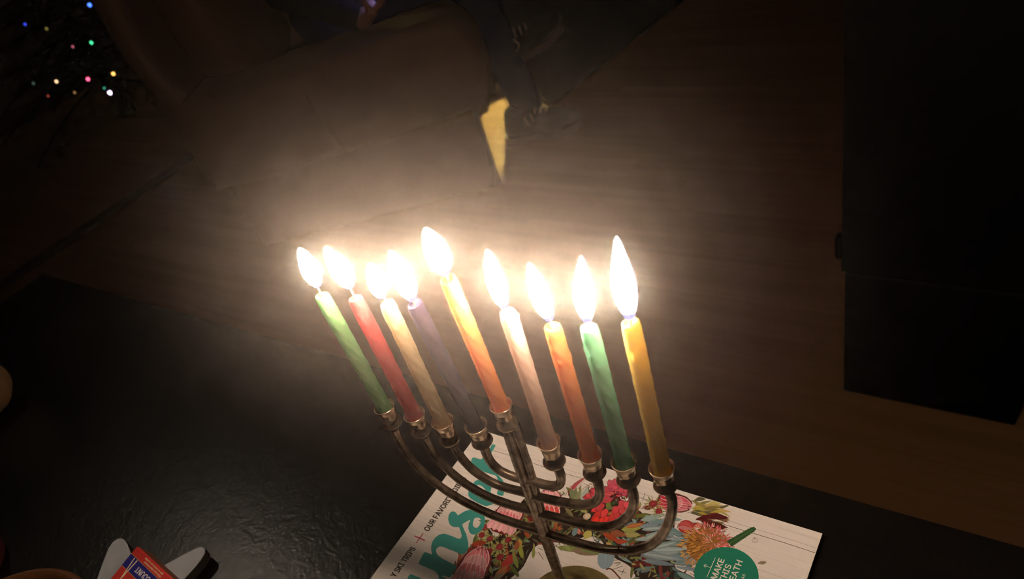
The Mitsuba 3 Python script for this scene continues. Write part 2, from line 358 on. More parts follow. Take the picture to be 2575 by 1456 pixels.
for a, b, c in (('sh_r', 'el_r', 'wr_r'), ('sh_l', 'el_l', 'wr_l')):
    m = J[b] + (J[c] - J[b]) * .86; top = top + hull((J[a], .068), (J[b], .056)) + hull((J[b], .056), (m, .040))
put('sweater', soft(top, .016, 8), 'knit', t, smooth=True)
je = hull((J['hipc'], .135), (J['hip_r'], .10), (J['hip_l'], .10))
for a, b, c in (('hip_r', 'kn_r', 'an_r'), ('hip_l', 'kn_l', 'an_l')):
    m = J[b] + (J[c] - J[b]) * .97; je = je + hull((J[a], .10), (J[b], .068)) + hull((J[b], .068), (J[b] * .5 + m * .5, .060)) + hull((J[b] * .5 + m * .5, .060), (m, .056))
put('jeans', soft(je, .016, 8), 'denim', t, smooth=True)
def shoe(M):
    """shoe along +x from heel (0) to toe (.29), sole at z = 0"""
    out = Polygon(spline([(.0, 0), (.012, .034), (.06, .037), (.12, .036), (.19, .048), (.25, .043), (.285, .018), (.29, -.004), (.275, -.032), (.22, -.043), (.13, -.034), (.06, -.035), (.012, -.033), (.0, 0)], 60)).buffer(0)
    sole = trimesh.creation.extrude_polygon(out, .030, engine='earcut'); v = np.array(sole.vertices)
    v[:, 2] += np.where(v[:, 0] > .2, (np.clip(v[:, 0] - .2, 0, .1) / .09) ** 2 * .016, 0); arch = np.exp(-((v[:, 0] - .11) / .03) ** 2) * .008
    v[:, 2] += np.where(v[:, 2] < .012, arch, 0); sole.vertices = v
    up = hull(((.045, 0, .05), .036), ((.06, 0, .10), .040), ((.10, 0, .10), .038)) + hull(((.045, 0, .045), .034), ((.12, 0, .075), .040), ((.12, 0, .045), .036)) + hull(((.12, 0, .072), .040), ((.12, 0, .05), .036), ((.225, .003, .055), .036), ((.225, .003, .048), .040)) + hull(((.225, .003, .05), .038), ((.252, .004, .048), .033))
    upm = soft(up - m3.Manifold.cube([1, 1, .06], True).translate([0, 0, -.005]), .008, 6)
    lac = []
    for k in range(6):
        x = .115 + k * .019; z = .120 - k * .0062; s = .020 if k % 2 else -.020
        lac.append(tube([(x, -.024, z - .014), (x + .004, -.010, z - .002), (x + .006, .010, z - .002), (x, .024, z - .014)], .0026, 6))
    lac.append(tube([(.115, -.012, .119), (.10, -.045, .10), (.112, -.047, .07), (.128, -.044, .085), (.118, -.02, .118)], .0024, 6))
    k = put('shoe', tf(upm, M), 'shoe_leather', t, smooth=True)
    put('sole', tf(sole, M), 'shoe_sole', k, smooth=40, label='pale rubber sole'); put('laces', tf(cat(lac), M), 'lace', k, smooth=True, label='light laces')
def shoe_frame(heel, toe, up):
    x = toe - heel; x /= np.linalg.norm(x); y = np.cross(up, x); y /= np.linalg.norm(y); return frame(heel, x, y, np.cross(x, y))
shoe(shoe_frame(V(-1.688, 1.985, .0015), V(-1.43, 2.115, .0015), V(0, 0, 1)))
shoe(shoe_frame(cp(.105, .365, .235), cp(.36, .375, .335), cp(-.32, -.28, .75) - cp(0, 0, 0)))

# phone in the hand
t = thing('smartphone', 'smartphone with a bluish glowing screen held up by the seated person', 'phone')
PX = V(0, 0, 1) * .93 - CF * .36; PX /= np.linalg.norm(PX); PZ = -CF - PX * (-CF @ PX); PZ /= np.linalg.norm(PZ); PY = np.cross(PZ, PX)
PM = frame(PH + PX * .055, PX, PY, PZ)
put('case', tf(box(-.07, .07, -.035, .035, -.004, .004, .0018), PM), 'phone_black', t)
k = put('screen', tf(box(-.064, .064, -.031, .031, .0042, .0048), PM), 'no_reflection', t, label='bluish lit screen')
scene[k]['emitter'] = {'type': 'area', 'radiance': rgb(.06, .07, .22), 'sampling_weight': 0.06}

# ------------------------------------------------------------------ fir tree with coloured lights
t = thing('fir_tree', 'dark christmas fir tree beside the armchair, hung with small coloured lights', 'tree')
TC = V(-4.55, 2.15, 0)
put('trunk', tube([TC + V(0, 0, .0012), TC + V(0, 0, .9), TC + V(0, 0, 1.9)], [.05, .035, .008], 10), 'bark', t, smooth=True)
def branch(seed, L=0.6):
    r = np.random.default_rng(seed); P = [(0, 0, 0), (L * .5, 0, .02), (L, 0, -.02)]
    ms = [tube(spline(P, 6), np.linspace(.008, .003, 6), 5)]; vs, fs = [], []
    twigs = [(0, L, 0.0)] + [(s * L, L * .42 * (1.15 - s), sg * r.uniform(.6, .95)) for s in np.linspace(.2, .85, 6) for sg in (-1, 1)]
    for x0, ln, a in twigs:
        for k in range(int(70 * ln / .6) + 8):
            s = r.uniform(0.02, 1); q = V(x0 + s * ln * math.cos(a) if a else s * L, s * ln * math.sin(a) if a else 0, r.uniform(-.006, .006))
            d = r.normal(size=3) * V(.5, 1, .8); d += V(math.cos(a), math.sin(a), 0) * .8; d /= np.linalg.norm(d); sd = np.cross(d, r.normal(size=3)); sd /= np.linalg.norm(sd)
            n = len(vs); vs += [q - sd * .0011, q + sd * .0011, q + d * r.uniform(.022, .034)]; fs.append([n, n + 1, n + 2])
    ms.append(trimesh.Trimesh(vs, fs, process=False)); return cat(ms)
BR = [mikit.ply(branch(s), 'fir') for s in range(4)]
def add_branch(z, ang, L, tilt):
    k = key_of('branch', t); d = dict(BR[int(RNG.integers(0, 4))])
    d['to_world'] = T().translate([TC[0], TC[1], z]).rotate([0, 0, 1], math.degrees(float(ang))).rotate([0, 1, 0], float(tilt)).scale(float(L / .6)); scene[k] = d
for i in range(96):
    z = .22 + 1.6 * (i / 96) ** 1.1; R = .82 * (1 - (z - .15) / 1.85)
    add_branch(z, i * 2.39996 + RNG.uniform(-.2, .2), R * RNG.uniform(.85, 1.05), RNG.uniform(4, 16))
LIGHTS = [('blue', (-3.842, 1.926, .690), (.15, .45, 2.6), 'bright blue tree light near the top edge of the photo', 1.0),
          ('dim blue', (-3.963, 1.665, .714), (.05, .08, 1.1), 'small dim blue tree light, leftmost on the fir tree', .6),
          ('green', (-3.876, 1.852, .539), (.1, 1.3, .55), 'green tree light below the bright blue one', .8),
          ('pink', (-3.910, 1.778, .554), (.5, .10, .16), 'small dim pink tree light left of the green one', .6),
          ('red', (-3.919, 1.760, .398), (2.6, .25, .55), 'bright red tree light in the middle of the cluster', .95),
          ('amber', (-3.871, 1.863, .375), (2.3, 1.15, .25), 'amber tree light nearest to the armchair', .95),
          ('warm', (-3.972, 1.645, .443), (1.6, .95, .5), 'warm white tree light left of the red one', .8),
          ('dim warm', (-3.954, 1.683, .366), (.30, .15, .06), 'faint warm tree light below between the warm white and the red one', .6),
          ('white', (-3.896, 1.808, .302), (3.6, 2.9, 4.2), 'brightest tree light, pinkish white, just below the amber one', 1.1),
          ('teal', (-3.901, 1.798, .331), (.05, .45, .30), 'tiny teal tree light just above the brightest white one', .5),
          ('dim red', (-4.000, 1.584, .399), (.28, .04, .03), 'faint red tree light at the lower left of the cluster', .55),
          ('olive', (-3.934, 1.727, .665), (.16, .13, .03), 'faint yellowish tree light between the two blue ones', .7),
          ('grey', (-4.010, 1.563, .474), (.05, .09, .07), 'very faint greenish tree light left of the warm white one', .6)]
gb = trimesh.creation.icosphere(2, .0078); gb.vertices *= V(1, 1, 1.25)
gs = lathe([(0, .008), (.005, .008), (.005, .019), (.0035, .021), (0, .021)], 10)
for nm, P, col, lab, s in LIGHTS:
    k = thing('tree_light', lab, 'christmas light', 'coloured lights on the fir tree'); P = V(*P)
    q = put('bulb', tf(gb, frame(P, V(s, 0, 0), V(0, s, 0), V(0, 0, s))), 'no_reflection', k, smooth=True)
    scene[q]['emitter'] = {'type': 'area', 'radiance': rgb(*[c * .16 for c in col]), 'sampling_weight': 0.012}
    put('socket', tf(gs, frame(P, V(1, 0, 0), V(0, 1, 0), V(0, 0, 1))), 'wire_green', k, smooth=40)
    d = P - TC; add_branch(P[2] + .05, math.atan2(d[1], d[0]), np.hypot(d[0], d[1]) + .01, 3)
wp = [V(*l[1]) + V(0, 0, .021 * 1) for l in sorted(LIGHTS, key=lambda l: (round(l[1][2] * 5), l[1][1] * (1 if round(l[1][2] * 5) % 2 else -1)))]
single('light_cord', tube(spline(wp, 160), .0016, 5), 'wire_green', 'dark green cord joining the coloured lights of the fir tree', 'cord', smooth=True)

# ------------------------------------------------------------------ table
t = thing('table', 'dark brown-black wooden table with a fine seam across its top', 'table')
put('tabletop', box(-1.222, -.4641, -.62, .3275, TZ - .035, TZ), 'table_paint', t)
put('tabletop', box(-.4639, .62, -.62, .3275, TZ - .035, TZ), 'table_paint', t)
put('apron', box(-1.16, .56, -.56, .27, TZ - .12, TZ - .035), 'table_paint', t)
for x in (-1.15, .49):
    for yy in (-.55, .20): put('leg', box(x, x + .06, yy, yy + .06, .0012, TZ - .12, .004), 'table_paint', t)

# ------------------------------------------------------------------ magazine (page frame in millimetres: x across to the far edge, y up the page)
ORG, EX, EY = V(-.091994, .086053, TZ), V(-.006972, .999976, 0), V(-.999976, -.006972, 0)
MAGZ = .0042
PG = frame(ORG + V(0, 0, .0003), EX * .001, EY * .001, V(0, 0, .001))
mag = thing('magazine', 'glossy magazine with a flower wreath on its white cover, lying under the menorah', 'magazine')
pgs = []
for i in range(7): pgs.append(box(.25 * (i % 2), 207 - .35 * ((i * 3) % 3), .2 * (i % 3), 273 - .2 * (i % 2), i * .6, i * .6 + .55))
put('pages', tf(cat(pgs), PG), 'paper', mag)
def paper_print(p, n, uv):
    x = (p.x - float(ORG[0])) * float(EX[0]) + (p.y - float(ORG[1])) * float(EX[1]); yv = (p.x - float(ORG[0])) * float(EY[0]) + (p.y - float(ORG[1])) * float(EY[1])
    s = noise(x * 900, yv * 22, 3.0); s2 = fbm(x * 120, yv * 8, 7.0, 3)
    return mix((.74, .69, .645), (.60, .55, .50), smoothstep(.62, .9, s) * .35 + smoothstep(.5, .8, s2) * .25)
scene['cover_paper'] = pr(mikit.proc(paper_print), 0.42, 0.4)
put('cover', tf(box(0, 207, 0, 273, 4.2 - .02, 4.2, 0), PG), 'cover_paper', mag, label='white cover printed with weathered boards')
S = []                                        # printed shapes, bottom first
def leafp(x, y, ang, L, w, sharp=1.0, bend=0.0):
    s = np.linspace(0, 1, 9); r = w * .5 * np.sin(np.pi * s ** .8) ** sharp
    c, d = V(math.cos(ang), math.sin(ang)), V(-math.sin(ang), math.cos(ang))
    mid = V(x, y) + np.outer(s * L, c) + np.outer(bend * L * s * s, d)
    return Polygon(np.vstack([mid + np.outer(r, d), (mid - np.outer(r, d))[::-1][1:-1]])).buffer(0)
def ink(g, c): S.append((g, np.clip(np.array(c, float), 0, 1)))
def jit(c, k=.2): return np.array(c) * (1 + RNG.uniform(-k, k)) * (1 + RNG.uniform(-k * .3, k * .3, 3))
def line(pts, w, c): ink(LineString(pts).buffer(w / 2, cap_style='flat'), c)
def dots(pts, r, c): ink(shapely.union_all([Point(q).buffer(r, 3) for q in pts]), c)
GREEN, OLIVE, BLUE, MAROON, DARK, RUST = (.075, .11, .035), (.16, .17, .04), (.16, .25, .28), (.13, .018, .018), (.025, .014, .010), (.30, .06, .02)
# boards of the printed background
for xx, wd, cc in ((191.9, .45, .16), (195.4, .25, .38), (168, .25, .45), (147, .22, .45), (201.5, .15, .5), (125, .22, .45), (60, .3, .4), (38, .3, .4), (84, .2, .5), (178, .14, .52)):
    pts = [(xx + math.sin(q * .09) * .25, q) for q in np.linspace(.5, 272, 60)]; line(pts, wd, (cc, cc * .93, cc * .86))
for (xx, yy) in ((187.4, 36.4), (158, 16), (60, 60), (30, 200)): ink(Point(xx, yy).buffer(2.1), (.50, .45, .39)); ink(Point(xx + .3, yy).buffer(1.7), (.66, .61, .55)); ink(Point(xx + 1.2, yy + .6).buffer(.5), (.22, .18, .14))
ink(leafp(175, 25, 2.1, 6, 2.4), (.26, .22, .14))
WC = V(105, 132)
ring = np.array([(WC[0] + (80 + 5 * math.sin(9 * a) + 3 * math.sin(23 * a)) * math.cos(a), WC[1] + (80 + 5 * math.sin(9 * a) + 3 * math.sin(23 * a)) * math.sin(a)) for a in np.linspace(0, 2 * np.pi, 260)])
hole = np.array([(WC[0] + (43 + 3 * math.sin(7 * a + 1)) * math.cos(a), WC[1] + (43 + 3 * math.sin(7 * a + 1)) * math.sin(a)) for a in np.linspace(0, 2 * np.pi, 200)])
page = sbox(.3, .3, 206.7, 272.7)
ink(Polygon(ring, [hole[::-1]]), DARK)
for i in range(560):                          # random foliage in the ring
    a = RNG.uniform(-math.pi, math.pi); rr = RNG.uniform(40, 84); x, yv = WC + rr * V(math.cos(a), math.sin(a))
    if x < 60: continue
    blue = x > 138 and yv < 125
    pal = [BLUE, BLUE, (.20, .30, .30), GREEN, (.03, .12, .10), OLIVE, MAROON] if blue else [GREEN, OLIVE, MAROON, RUST, DARK, (.20, .20, .08), (.10, .10, .05)]
    ink(leafp(x, yv, a + RNG.uniform(-1.5, 1.5), RNG.uniform(7, 15), RNG.uniform(1.6, 4.0), 1, RNG.uniform(-.2, .2)), jit(pal[int(RNG.integers(0, len(pal)))], .35))
for i in range(420):                          # small leaves and needles
    a = RNG.uniform(-1.5, 2.0); rr = RNG.uniform(43, 83); x, yv = WC + rr * V(math.cos(a), math.sin(a)); k = i % 6
    c = [(.20, .24, .08), (.34, .30, .10), (.03, .02, .015), (.24, .05, .04), (.05, .07, .03), (.16, .20, .16)][k]
    ink(leafp(x, yv, a + RNG.uniform(-2, 2), RNG.uniform(3, 7), RNG.uniform(.6, 1.8), 1, RNG.uniform(-.3, .3)), jit(c, .4))
for i in range(90):                           # fine stems along the inner edge and round the outside
    a = RNG.uniform(-1.4, 1.9); rr = RNG.choice([41, 44, 80, 86]); q = WC + rr * V(math.cos(a), math.sin(a)); b = a + RNG.uniform(-1.2, 1.2) + (math.pi if rr < 60 else 0)
    line([q, q + V(math.cos(b), math.sin(b)) * RNG.uniform(3, 8)], .35, jit((.06, .05, .02), .4))
for i in range(46):                           # long blue-grey leaves
    x, yv = RNG.uniform(146, 186), RNG.uniform(68, 112); c = BLUE if i % 3 else (.30, .36, .38); a = -1.25 + RNG.uniform(-.45, .45); g = leafp(x, yv, a, RNG.uniform(13, 24), RNG.uniform(2.2, 4.4), .9, RNG.uniform(-.12, .12))
    ink(g, jit(c, .3)); line([(x, yv), (x + 9 * math.cos(a), yv + 9 * math.sin(a))], .3, (.32, .42, .42))
for x, yv, a, L, w in ((174.5, 112, -.95, 19, 4.5), (161.4, 103, -.65, 12, 5), (156, 95, -1.15, 24, 4.5), (151, 101, -1.35, 29, 5), (158, 94, -.85, 16, 4), (168, 108, -1.1, 18, 4)):
    ink(leafp(x, yv, a, L, w, .9), jit((.24, .35, .37), .15)); ink(leafp(x + .6, yv - .3, a - .03, L * .9, w * .4, .9), jit((.36, .46, .46), .1))
for x, yv, a, L, w, c in ((163, 121, -1.1, 14, 5.5, (.33, .34, .08)), (160.3, 118, -1.25, 12, 5, (.36, .33, .12)), (166, 119, -1.0, 13, 4, (.42, .16, .05)), (156, 132, -1.7, 15, 4.5, (.34, .055, .02)), (159, 128, -1.5, 13, 5, (.28, .09, .04)), (153, 121, -1.2, 9, 4, (.36, .06, .03)),
                           (134, 157, -1.3, 25, 5, (.20, .23, .07)), (136, 146, -1.35, 21, 5.5, (.24, .17, .11)), (139, 141, -1.4, 19, 4, (.18, .24, .08)), (137, 153, -1.8, 8, 3.5, (.25, .30, .10))):
    ink(leafp(x, yv, a, L, w, .9), c); line([(x, yv), (x + L * .8 * math.cos(a), yv + L * .8 * math.sin(a))], .25, np.array(c) * 1.5)
ink(affinity.rotate(affinity.scale(Point(139.2, 121).buffer(8), 1.0, .72), 20), (.25, .36, .42)); line([(133, 119), (145.5, 123.5)], .3, (.36, .46, .50))
line([(131.7, 117.1), (133.2, 116), (133.3, 114), (132.3, 111), (129.4, 105.6), (126, 101)], 1.0, (.13, .045, .02))
def spiky(x, y, r, n=16, ball=(.22, .025, .03), spike=(.30, .30, .10)):
    for i in range(n):
        a = 2 * math.pi * i / n + RNG.uniform(-.2, .2); ink(leafp(x + r * .5 * math.cos(a), y + r * .5 * math.sin(a), a, r * RNG.uniform(1.4, 2.3), r * .30), jit(spike, .4))
    ink(Point(x, y).buffer(r), ball)
    for k in range(14):
        a, q = RNG.uniform(0, 6.28), r * RNG.uniform(.1, .85); ink(Point(x + q * math.cos(a), y + q * math.sin(a)).buffer(r * .12, 3), jit(np.array(ball) * 1.8, .3))
for x, yv in ((128.3, 215.2), (131.1, 200.8), (121.7, 206.4), (115.8, 210.7), (118.9, 195.8), (112, 191), (126, 193), (122, 214), (134, 208), (135, 196), (113, 201)): spiky(x, yv, RNG.uniform(2.3, 3.2))
for x, yv, a, L, w, c in ((103, 184.2, -.10, 17, 6.5, (.40, .035, .035)), (96, 185, -.2, 13, 6, (.38, .14, .05)), (92, 186.5, -.4, 12, 5, (.22, .18, .13)), (117, 175, .75, 14, 3.2, (.30, .32, .05)), (109, 174, .8, 17, 3, (.20, .24, .06)), (104, 170, 1.1, 14, 3, (.10, .13, .03)), (120, 168, .5, 10, 2.5, (.26, .28, .07)), (112, 217, -1.0, 12, 5, (.34, .05, .02)), (107, 219, -1.2, 9, 4, (.26, .04, .02)), (124, 182, .6, 7, 4, (.45, .26, .06)), (121, 183, .4, 8, 4, (.30, .09, .03))):
    ink(leafp(x, yv, a, L, w, .8), c)
def protea(x, y, ang, L, W, cols, rows=4, tip=(.86, .56, .54), dark=(.18, .02, .03)):
    """closed flower head seen from the side: rows of pointed bracts, opening towards ang"""
    c, d = V(math.cos(ang), math.sin(ang)), V(-math.sin(ang), math.cos(ang)); base = V(x, y) - c * L / 2
    g = [base + c * L * s + d * W / 2 * h for s, h in ((0, .45), (.2, .85), (.5, 1), (.8, .85), (1, .45))]; g += [base + c * L * s - d * W / 2 * h for s, h in ((1, .45), (.8, .85), (.5, 1), (.2, .85), (0, .45))]
    ink(Polygon(g), dark)
    for r in range(rows):
        n = 6 if r % 2 else 5; f = r / max(rows - 1, 1)
        for i in range(n):
            h = ((i + .5) / n - .5) * 2; q = base + c * L * (.56 - .52 * f) * (1 - .18 * h * h) + d * W / 2 * h * (.80 + .15 * f)
            a2 = ang - h * .30 * (1 - .3 * f); col = jit(np.array(cols[r % len(cols)]), .18); ll, ww = L * (.50 - .03 * r), W / n * 1.35
            ink(leafp(q[0], q[1], a2, ll, ww, .75), np.array(tip) * RNG.uniform(.8, 1.1)); ink(leafp(q[0], q[1], a2, ll * .95, ww * .78, .75), col)
            ink(leafp(q[0], q[1], a2, ll * .6, ww * .30, .8), col * 1.35)
    for k in range(12):
        h = RNG.uniform(-.45, .45); q = base + c * L * (.93 + RNG.uniform(-.04, .06)) + d * W / 2 * h; ink(leafp(q[0], q[1], ang - h * .6, L * .07, W * .05), jit(dark if k % 2 else (.5, .15, .18), .3))
PINK, PALE, CORAL = (.66, .17, .21), (.76, .36, .38), (.70, .09, .08)
for q in range(9): ink(leafp(84 + RNG.uniform(-4, 6), 216 - RNG.uniform(0, 6), .2 + RNG.uniform(-.6, .6), 18, 4), jit([(.30, .10, .04), (.40, .20, .16), (.12, .12, .05)][q % 3], .2))
protea(97, 205, .12, 33, 25, [PINK, PALE, PINK, PALE], 4)
protea(141, 204, .05, 26, 25, [PALE, PINK, PALE], 3)
protea(163, 181, .35, 25, 22, [PALE, PINK, CORAL], 3)
ink(leafp(179, 171, -.32, 16, 4.5), (.45, .06, .10)); ink(leafp(178, 168, -.2, 17, 2.5), (.62, .55, .50)); line([(174, 172), (182, 172.5), (193, 166)], .5, (.25, .16, .06)); line([(173, 165), (183, 163), (192, 158)], .5, (.3, .18, .08))
for a in (-.2, .25, -.6, .6): ink(leafp(173, 165, a, 11, 4), jit((.24, .28, .13), .25))
ink(leafp(174, 158, .15, 13, 6), (.42, .46, .42)); ink(leafp(175, 154, .1, 12, 3), (.28, .05, .05))
ink(Point(151, 141.2).buffer(3), (.45, .42, .10)); ink(leafp(147, 141.2, 0, 9, 5.5), (.50, .46, .12)); ink(leafp(149, 147, .6, 5, 3), (.60, .22, .20)); ink(Point(164, 148.5).buffer(2.8), (.50, .38, .26)); ink(Point(164.4, 148.1).buffer(2.0), (.66, .56, .40)); ink(leafp(146, 150, .2, 8, 4), (.16, .26, .28)); ink(leafp(169, 157, -1.9, 8, 4), (.34, .36, .12))
# coral flower with rounded petals
for k in range(60):
    a = RNG.uniform(0, 6.28); q = 14.5 * math.sqrt(RNG.uniform(0.05, 1)); x, yv = 179 + q * math.cos(a), 137.5 + q * math.sin(a); f = (x - 166) / 28
    ang2 = math.atan2(yv - 137, x - 186)
    col = np.array((.70, .035, .02)) * (1 - f) + np.array((.60, .10, .15)) * f
    ink(leafp(x, yv, ang2, 8.5, 5.2, .6), np.array((.20, .01, .015))); ink(leafp(x, yv, ang2, 8.0, 4.6, .6), jit(col, .2))
for k in range(22): a = RNG.uniform(0, 6.28); q = 4.2 * math.sqrt(RNG.uniform()); ink(Point(187 + q * math.cos(a), 136 + q * math.sin(a) * 1.2).buffer(.8, 3), jit((.12, .006, .02), .4))
for k in range(10): x, yv = 193 + RNG.uniform(-3, 3), 138 + RNG.uniform(-7, 7); ink(Point(x, yv).buffer(2.2), (.25, .02, .05)); ink(Point(x, yv).buffer(1.9), jit((.58, .08, .13), .2))
protea(196, 96, -1.45, 24, 16, [(.55, .09, .14), (.62, .18, .22), (.45, .03, .06)], 3, dark=(.10, .02, .02))
spiky(190, 109, 3.0); spiky(186, 103, 2.4)
for k in range(26):
    x, yv = RNG.uniform(193, 203), RNG.uniform(66, 86); ink(leafp(x, yv, -1.35 + RNG.uniform(-.5, .5), RNG.uniform(8, 14), RNG.uniform(2, 3.6)), jit([(.42, .34, .05), (.28, .24, .07), (.14, .13, .06), (.52, .42, .14)][k % 4], .25))
for k in range(16):
    x, yv = RNG.uniform(184, 197), RNG.uniform(66, 80); ink(leafp(x, yv, -1.4 + RNG.uniform(-.4, .4), RNG.uniform(9, 14), RNG.uniform(2.5, 4)), jit([(.10, .012, .012), (.16, .12, .05), (.22, .03, .03)][k % 3], .3))
ink(leafp(194.5, 70, -1.35, 13.5, 4.6), (.085, .01, .01)); ink(leafp(189, 69, -1.5, 14, 4.2), (.075, .012, .01))
ink(Point(181, 81).buffer(5.2), (.40, .04, .04)); ink(leafp(182, 86, -1.6, 10, 6), (.52, .09, .09)); ink(leafp(179, 86, -1.45, 11, 3), (.55, .20, .22)); ink(leafp(184, 77, -1.5, 9, 1.8), (.42, .08, .06))
# pincushion flower
ink(Point(173, 63).buffer(13.5), (.30, .13, .03))
for k in range(420):
    a = RNG.uniform(0, 6.28); q = 16 * math.sqrt(RNG.uniform()); x, yv = 172 + q * math.cos(a), 64 + q * math.sin(a); f = float(np.clip((x - 166 - (yv - 62) * .7) / 16, 0, 1))
    b = math.atan2(yv - 60, x - 176) + RNG.uniform(-.4, .4); L = RNG.uniform(1.8, 3.4); c0 = np.array((.58, .28, .05)) * (1 - f) + np.array((.62, .13, .14)) * f
    g = LineString([(x, yv), (x + L * math.cos(b), yv + L * math.sin(b))]).buffer(.28, 2, cap_style='flat'); ink(g, jit(c0 if k % 4 else ((.70, .42, .36) if f > .4 else (.14, .05, .02)), .3))
# serrated leaf
sp, sq = V(179, 50.5), V(196.2, 39.2); d = (sq - sp) / np.linalg.norm(sq - sp); nn = V(-d[1], d[0]); L = np.linalg.norm(sq - sp); e1 = []; e2 = []
for i in range(25):
    s = i / 24; wd = (2.9 - .9 * s) * (1 if i % 2 else .78) * (1 if s < .93 else .7); e1.append(sp + d * L * s + nn * wd); e2.append(sp + d * L * s - nn * wd)
ink(Polygon(np.array(e1 + e2[::-1])).buffer(0), (.028, .085, .030)); line([sp, sp + d * L * .9], .4, (.10, .20, .05))
# painter's order: what lies above cuts what lies below, so that all ink lies in one plane
out, used = [], Polygon()
chunk = []
acc = shapely.union_all([])
for g, c in reversed(S):
    g = g.intersection(page)
    if g.is_empty: continue
    h = g.difference(acc) if not acc.is_empty else g
    acc = acc.union(g)
    if not h.is_empty and h.area > .004: out.append((h, c))
v, f, c = poly3(out, 4.235)
k = put('wreath_print', tf(trimesh.Trimesh(v, f, process=False), PG), 'print_ink', mag, label='printed wreath of pink proteas, leaves and red flowers', color=c)
# masthead lettering (traced in the page's own millimetres)
NS = [(93.4, 247.4), (94.1, 245.9), (94.2, 240.1), (96.8, 243.1), (100.0, 245.6), (103.4, 246.8), (106.8, 246.8), (110.0, 245.5), (112.0, 242.9), (112.6, 239.3), (112.7, 234.8), (112.7, 229.7), (113.3, 227.6), (115.6, 228.1), (118.0, 230.5), (120.0, 232.9), (121.3, 235.1), (120.2, 236.6), (119.5, 239.2), (120.1, 242.2), (121.8, 244.9), (124.0, 247.1), (126.9, 248.6), (129.4, 248.9), (130.9, 247.9), (131.3, 245.8), (130.5, 243.5), (129.3, 241.5), (131.3, 240.4), (134.4, 238.5), (136.8, 236.0), (138.1, 232.3), (138.0, 227.2), (137.1, 222.8), (135.7, 220.3), (132.2, 217.8), (128.8, 216.4), (125.5, 216.3), (122.6, 217.2), (120.3, 219.1), (119.6, 221.6), (120.5, 224.4), (122.8, 227.0), (126.4, 229.1), (130.0, 229.9), (127.5, 231.6), (124.2, 233.6), (121.5, 230.4), (118.1, 225.5), (115.0, 222.2), (112.3, 219.5), (109.3, 217.5), (106.3, 216.8), (104.1, 217.6), (102.9, 219.7), (102.8, 224.1), (102.9, 226.6), (102.7, 231.0), (102.7, 236.0), (102.0, 238.6), (100.3, 240.1), (98.1, 239.6), (96.2, 237.4), (95.1, 234.4), (94.5, 229.5), (94.3, 224.9), (94.0, 220.7), (94.0, 217.3), (90.9, 216.5), (85.0, 216.2), (84.3, 217.5), (83.9, 222.7), (79.9, 220.6), (79.2, 222.3), (82.9, 225.8), (84.3, 230.3), (84.2, 237.3), (84.1, 243.8), (84.3, 245.5), (86.6, 246.3)]
NSH = [(131.9, 227.6), (133.1, 226.4), (133.7, 224.3), (133.0, 222.3), (130.6, 220.8), (127.8, 220.3), (125.7, 220.8), (125.3, 222.5), (126.1, 224.8), (128.0, 226.3)]
US = [(71.3, 246.0), (74.5, 246.6), (75.3, 245.1), (75.7, 237.3), (67.4, 235.8), (64.3, 245.4)]
ES = [(162.0, 246.4), (164.1, 243.1), (164.3, 237.4), (162.9, 233.0), (160.3, 230.4), (156.8, 229.2), (154.5, 225.1), (152.6, 221.0), (149.4, 219.5), (146.4, 222.1), (144.2, 225.1), (144.2, 229.6), (144.8, 235.7), (145.7, 241.0), (147.5, 244.1), (150.3, 246.1), (154.0, 247.4), (158.0, 247.2)]
ESH = [(157.9, 243.3), (158.9, 241.4), (158.8, 238.4), (157.4, 234.8), (154.7, 231.0), (153.7, 233.7), (155.3, 238.9)]
TS = [(176.2, 261.6), (179.4, 262.6), (180.5, 261.5), (180.7, 254.3), (183.4, 253.7), (188.1, 253.3), (197.6, 254.1), (197.2, 250.5), (196.3, 250.2), (191.2, 249.9), (185.1, 248.9), (180.1, 246.7), (175.9, 239.2), (173.4, 234.1), (169.7, 225.9), (166.5, 221.6), (161.4, 219.2), (157.1, 217.3), (156.2, 220.6), (156.9, 223.3), (159.6, 224.0), (163.8, 225.5), (168.3, 229.6), (171.2, 233.2), (171.0, 238.3), (170.9, 245.3), (172.3, 251.1), (173.5, 256.7)]
def rnd(p, h=None): return Polygon(p, [h] if h else []).buffer(0).buffer(-.35).buffer(.7, 6).buffer(-.35)
# the teal 'u' continues past the frame: two stems joined by a curved bottom
UB = Polygon([(64, 246), (75, 246), (75.5, 226), (78, 221), (83, 222), (83, 219), (77, 216.5), (70, 217), (65.5, 222)]).union(Polygon([(46, 246), (57, 246), (57.5, 226), (60, 222), (65.5, 224), (65, 219), (58, 216.5), (50, 218), (47, 224)])).union(Polygon(US))
ltrs = [(rnd(NS, NSH), (0, 0, 0)), (rnd(list(UB.exterior.coords)), (0, 0, 0)), (rnd(ES, ESH), (0, 0, 0)), (rnd(TS), (0, 0, 0))]
v, f, c = poly3(ltrs, 4.28); put('masthead', tf(trimesh.Trimesh(v, f, process=False), PG), 'teal_ink', mag, label='large teal lowercase lettering of the title')
def words(s, x, y, h, width=None, bold=True, z=4.27):
    m = meshkit.text_mesh(s, h, .02, bold); b = m.bounds; m.apply_translation((-b[0][0], 0, 0))
    if width: m.apply_scale((width / (b[1][0] - b[0][0]), 1, 1))
    m.apply_translation((x, y, z)); return m
tg = cat([words(w_, x_ + dx_, y_ + dy_, 4.9, l_) for w_, x_, y_, l_ in (('OUR FAVORITE GIFTS', 109.1, 255.1, 51.8), ('Y SKI TRIPS', 68.3, 255.3, 25.2)) for dx_, dy_ in ((-.13, 0), (.13, .04), (0, .14))])
put('tagline', tf(tg, PG), 'black_ink', mag, label='black capitals along the edge')
